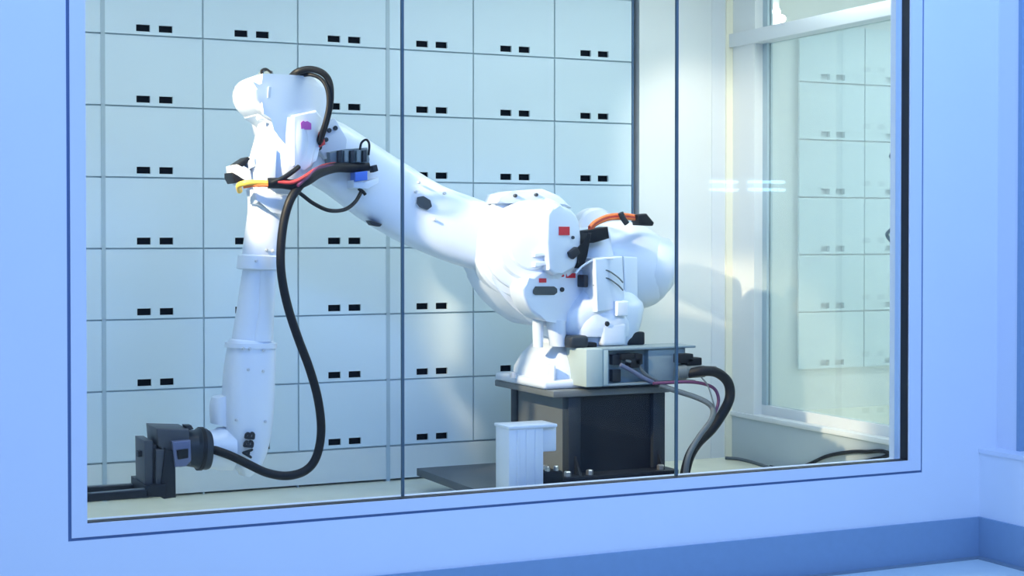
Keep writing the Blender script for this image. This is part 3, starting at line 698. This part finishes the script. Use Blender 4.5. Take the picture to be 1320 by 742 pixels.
c1 = ptube('power_cable', [(888, 481, 7.15), (906, 478, 7.1), (924, 480, 7.08), (938, 492, 7.08), (941, 510, 7.08), (934, 528, 7.08), (918, 552, 7.08), (900, 570, 7.08), (889, 588, 7.08), (883, 610, 7.08), (882, 625, 7.08), (882, 638, 7.08)], 7.1, 0.027, 'rubber', n=14)
tag(c1, 'thick black power cable curving from the connector box to the floor', 'cable')
c2 = ptube('signal_cable', [(842, 494, 7.17), (862, 493, 7.15), (885, 492, 7.12), (905, 494, 7.10), (920, 500, 7.08), (926, 512, 7.06), (924, 526, 7.05), (914, 545, 7.04), (896, 568, 7.03), (886, 590, 7.02), (881, 625, 7.02), (882, 641, 7.02)], 7.1, 0.009, 'cable_purple')
tag(c2, 'thin purple cable drooping beside the thick black cable', 'cable')
c3 = ptube('ground_cable', [(850, 496, 7.17), (870, 503, 7.14), (895, 511, 7.10), (912, 519, 7.06), (919, 528, 7.04), (916, 542, 7.0), (900, 564, 6.99), (887, 590, 6.98), (883, 625, 6.98), (885, 641, 6.98)], 7.1, 0.015, 'cable_gray')
tag(c3, 'grey cable from the box underside joining the black cable', 'cable')
c4 = ptube('drain_wire', [(904, 486, 7.08), (912, 496, 7.06), (917, 510, 7.04), (921, 524, 7.03)], 7.1, 0.004, 'cable_gray')
tag(c4, 'very thin wire hanging between purple and black cables', 'cable')
def floor_cable(name, pxs, r, m, label):
    o = tube(name, [W(x, y, Z=r + 0.001) + Vector((0, 0, 0)) for x, y in pxs], r, m, n=8)
    return tag(o, label, 'cable')
floor_cable('floor_cable', [(935, 590), (950, 591), (965, 594), (985, 600), (1000, 605)], 0.010, 'cable_gray', 'grey cable lying along the foot of the low side wall')
def wall_cable(pxs, r, label):
    pts = [W(x, y, X=XS - r - 0.002) for x, y in pxs]
    pts = [Vector((pts[0].x - 0.05, pts[0].y + 0.15, r))] + pts + [Vector((pts[-1].x - 0.05, pts[-1].y - 0.25, r))]
    return tag(tube('wall_cable', pts, r, 'rubber', n=8), label, 'cable')
wall_cable([(1020, 606), (1045, 597), (1065, 588), (1090, 583), (1115, 582), (1150, 587)], 0.011, 'longer black cable humped against the foot of the parapet')
wall_cable([(1090, 600), (1115, 594), (1135, 590), (1160, 589)], 0.011, 'shorter black cable near the right bottom corner of the glass')

# small grips on the side glass
for (px, py), (qx, qy), lab in (((1159, 193), (1157, 208), 'upper small dark curved grip on the side glass'), ((1157, 290), (1150, 312), 'lower small dark curved grip on the side glass')):
    A = W(px, py, X=XS + 0.07); B = W(qx, qy, X=XS + 0.07); M = (A + B) / 2 + Vector((-0.03, 0.03, 0))
    o = tube('glass_grip', [A, M, B], 0.010, 'valve_gray', n=8); tag(o, lab, 'grip', 'grips on the side glass')

# ---- lamps
def lamp_panel(x, y, label):
    t = thing('ceiling_lamp', label, 'lamp', (x, y, CEIL), 'ceiling lamps')
    boxes('housing', [(x - 0.62, x + 0.62, y - 0.32, y - 0.28, CEIL - 0.05, CEIL), (x - 0.62, x + 0.62, y + 0.28, y + 0.32, CEIL - 0.05, CEIL),
                      (x - 0.62, x - 0.58, y - 0.28, y + 0.28, CEIL - 0.05, CEIL), (x + 0.58, x + 0.62, y - 0.28, y + 0.28, CEIL - 0.05, CEIL)], 'sill_paint', t)
    box('diffuser', x - 0.58, x + 0.58, y - 0.28, y + 0.28, CEIL - 0.03, CEIL - 0.002, 'lamp_glow', t)
for i, (lx, ly) in enumerate(LAMPS): lamp_panel(lx, ly, ['ceiling lamp panel above the gripper', 'ceiling lamp panel above the robot', 'ceiling lamp panel above the cream wall'][i])
lamp_panel(7.9, 6.4, 'ceiling lamp panel of the next room')
def spot_fix(loc, tgt, label, parent_h=CEIL):
    d = (Vector(tgt) - Vector(loc)).normalized(); loc = Vector(loc)
    t = thing('spotlight', label, 'lamp', loc)
    bk = loc - d * 0.09
    lathe('shade', loc, d, [(-0.16, 0.02), (-0.15, 0.05), (-0.03, 0.075), (-0.02, 0.085), (-0.025, 0.075), (-0.10, 0.05)], 'sill_paint', t, n=20)
    tube('stem', [bk, Vector((bk.x, bk.y, parent_h - 0.1)), Vector((bk.x, bk.y, parent_h))], 0.012, 'sill_paint', t, sub=2)
spot_fix(KEY, KEYT, 'spotlight on the left lighting the robot arm')
spot_fix(SPOT2, SPOT2T, 'spotlight over the cream wall panel')
# twin bulb lamp seen through the upper side glass
tb = thing('twin_spotlight', 'pair of glowing small bulbs seen above the pale transom', 'lamp', W(1004, 18, Y=8.1))
for px, py in ((1001, 15), (1008, 24)):
    p = W(px, py, Y=8.1)
    lathe('bulb', p, (-0.3, -1, -0.4), [(-0.03, 0.006), (-0.02, 0.018), (0, 0.024), (0.02, 0.018), (0.028, 0.006)], 'bulb_glow', tb, n=16)
    tube('stem', [p + Vector((0.01, 0.04, 0.02)), p + Vector((0.015, 0.08, 0.2)), Vector((p.x + 0.015, p.y + 0.08, CEIL))], 0.008, 'sill_paint', tb, sub=2)
for i, (lx, ly) in enumerate(HALL):
    t = thing('hall_lamp', ['hall ceiling lamp before the left glass', 'hall ceiling lamp before the right glass'][i], 'lamp', (lx, ly, 3.62), 'hall lamps')
    box('housing', lx - 0.95, lx + 0.95, ly - 0.45, ly + 0.45, 3.62, 3.70, 'sill_paint', t)

# fluorescent fittings on the far hall wall, mirrored faintly by the viewing window
YF = -14.0
struct(box('wall_rear', 8.0, 22.0, YF - 0.2, YF - 0.1, 0, 4.2, 'hall_wall'), 'hall wall far behind the viewer')
def mirrored(px, py):
    p = W(px, py, Y=2 * YG - YF)
    return Vector((p.x, YF, p.z))
for (a, b), lab in (((916, 951), 'shorter twin-tube fluorescent fitting on the far hall wall'), ((965, 1012), 'longer twin-tube fluorescent fitting on the far hall wall')):
    A = mirrored(a, 239); B = mirrored(b, 239)
    t = thing('fluorescent_fitting', lab, 'lamp', ((A.x + B.x) / 2, YF - 0.1, A.z))
    box('backplate', A.x - 0.03, B.x + 0.03, YF - 0.1, YF - 0.05, A.z - 0.16, A.z + 0.16, 'sill_paint', t)
    for dz in (-0.075, 0.075):
        tube('tube', [(A.x, YF, A.z + dz), ((A.x + B.x) / 2, YF, A.z + dz), (B.x, YF, A.z + dz)], 0.03, 'tube_glow', t, sub=1)
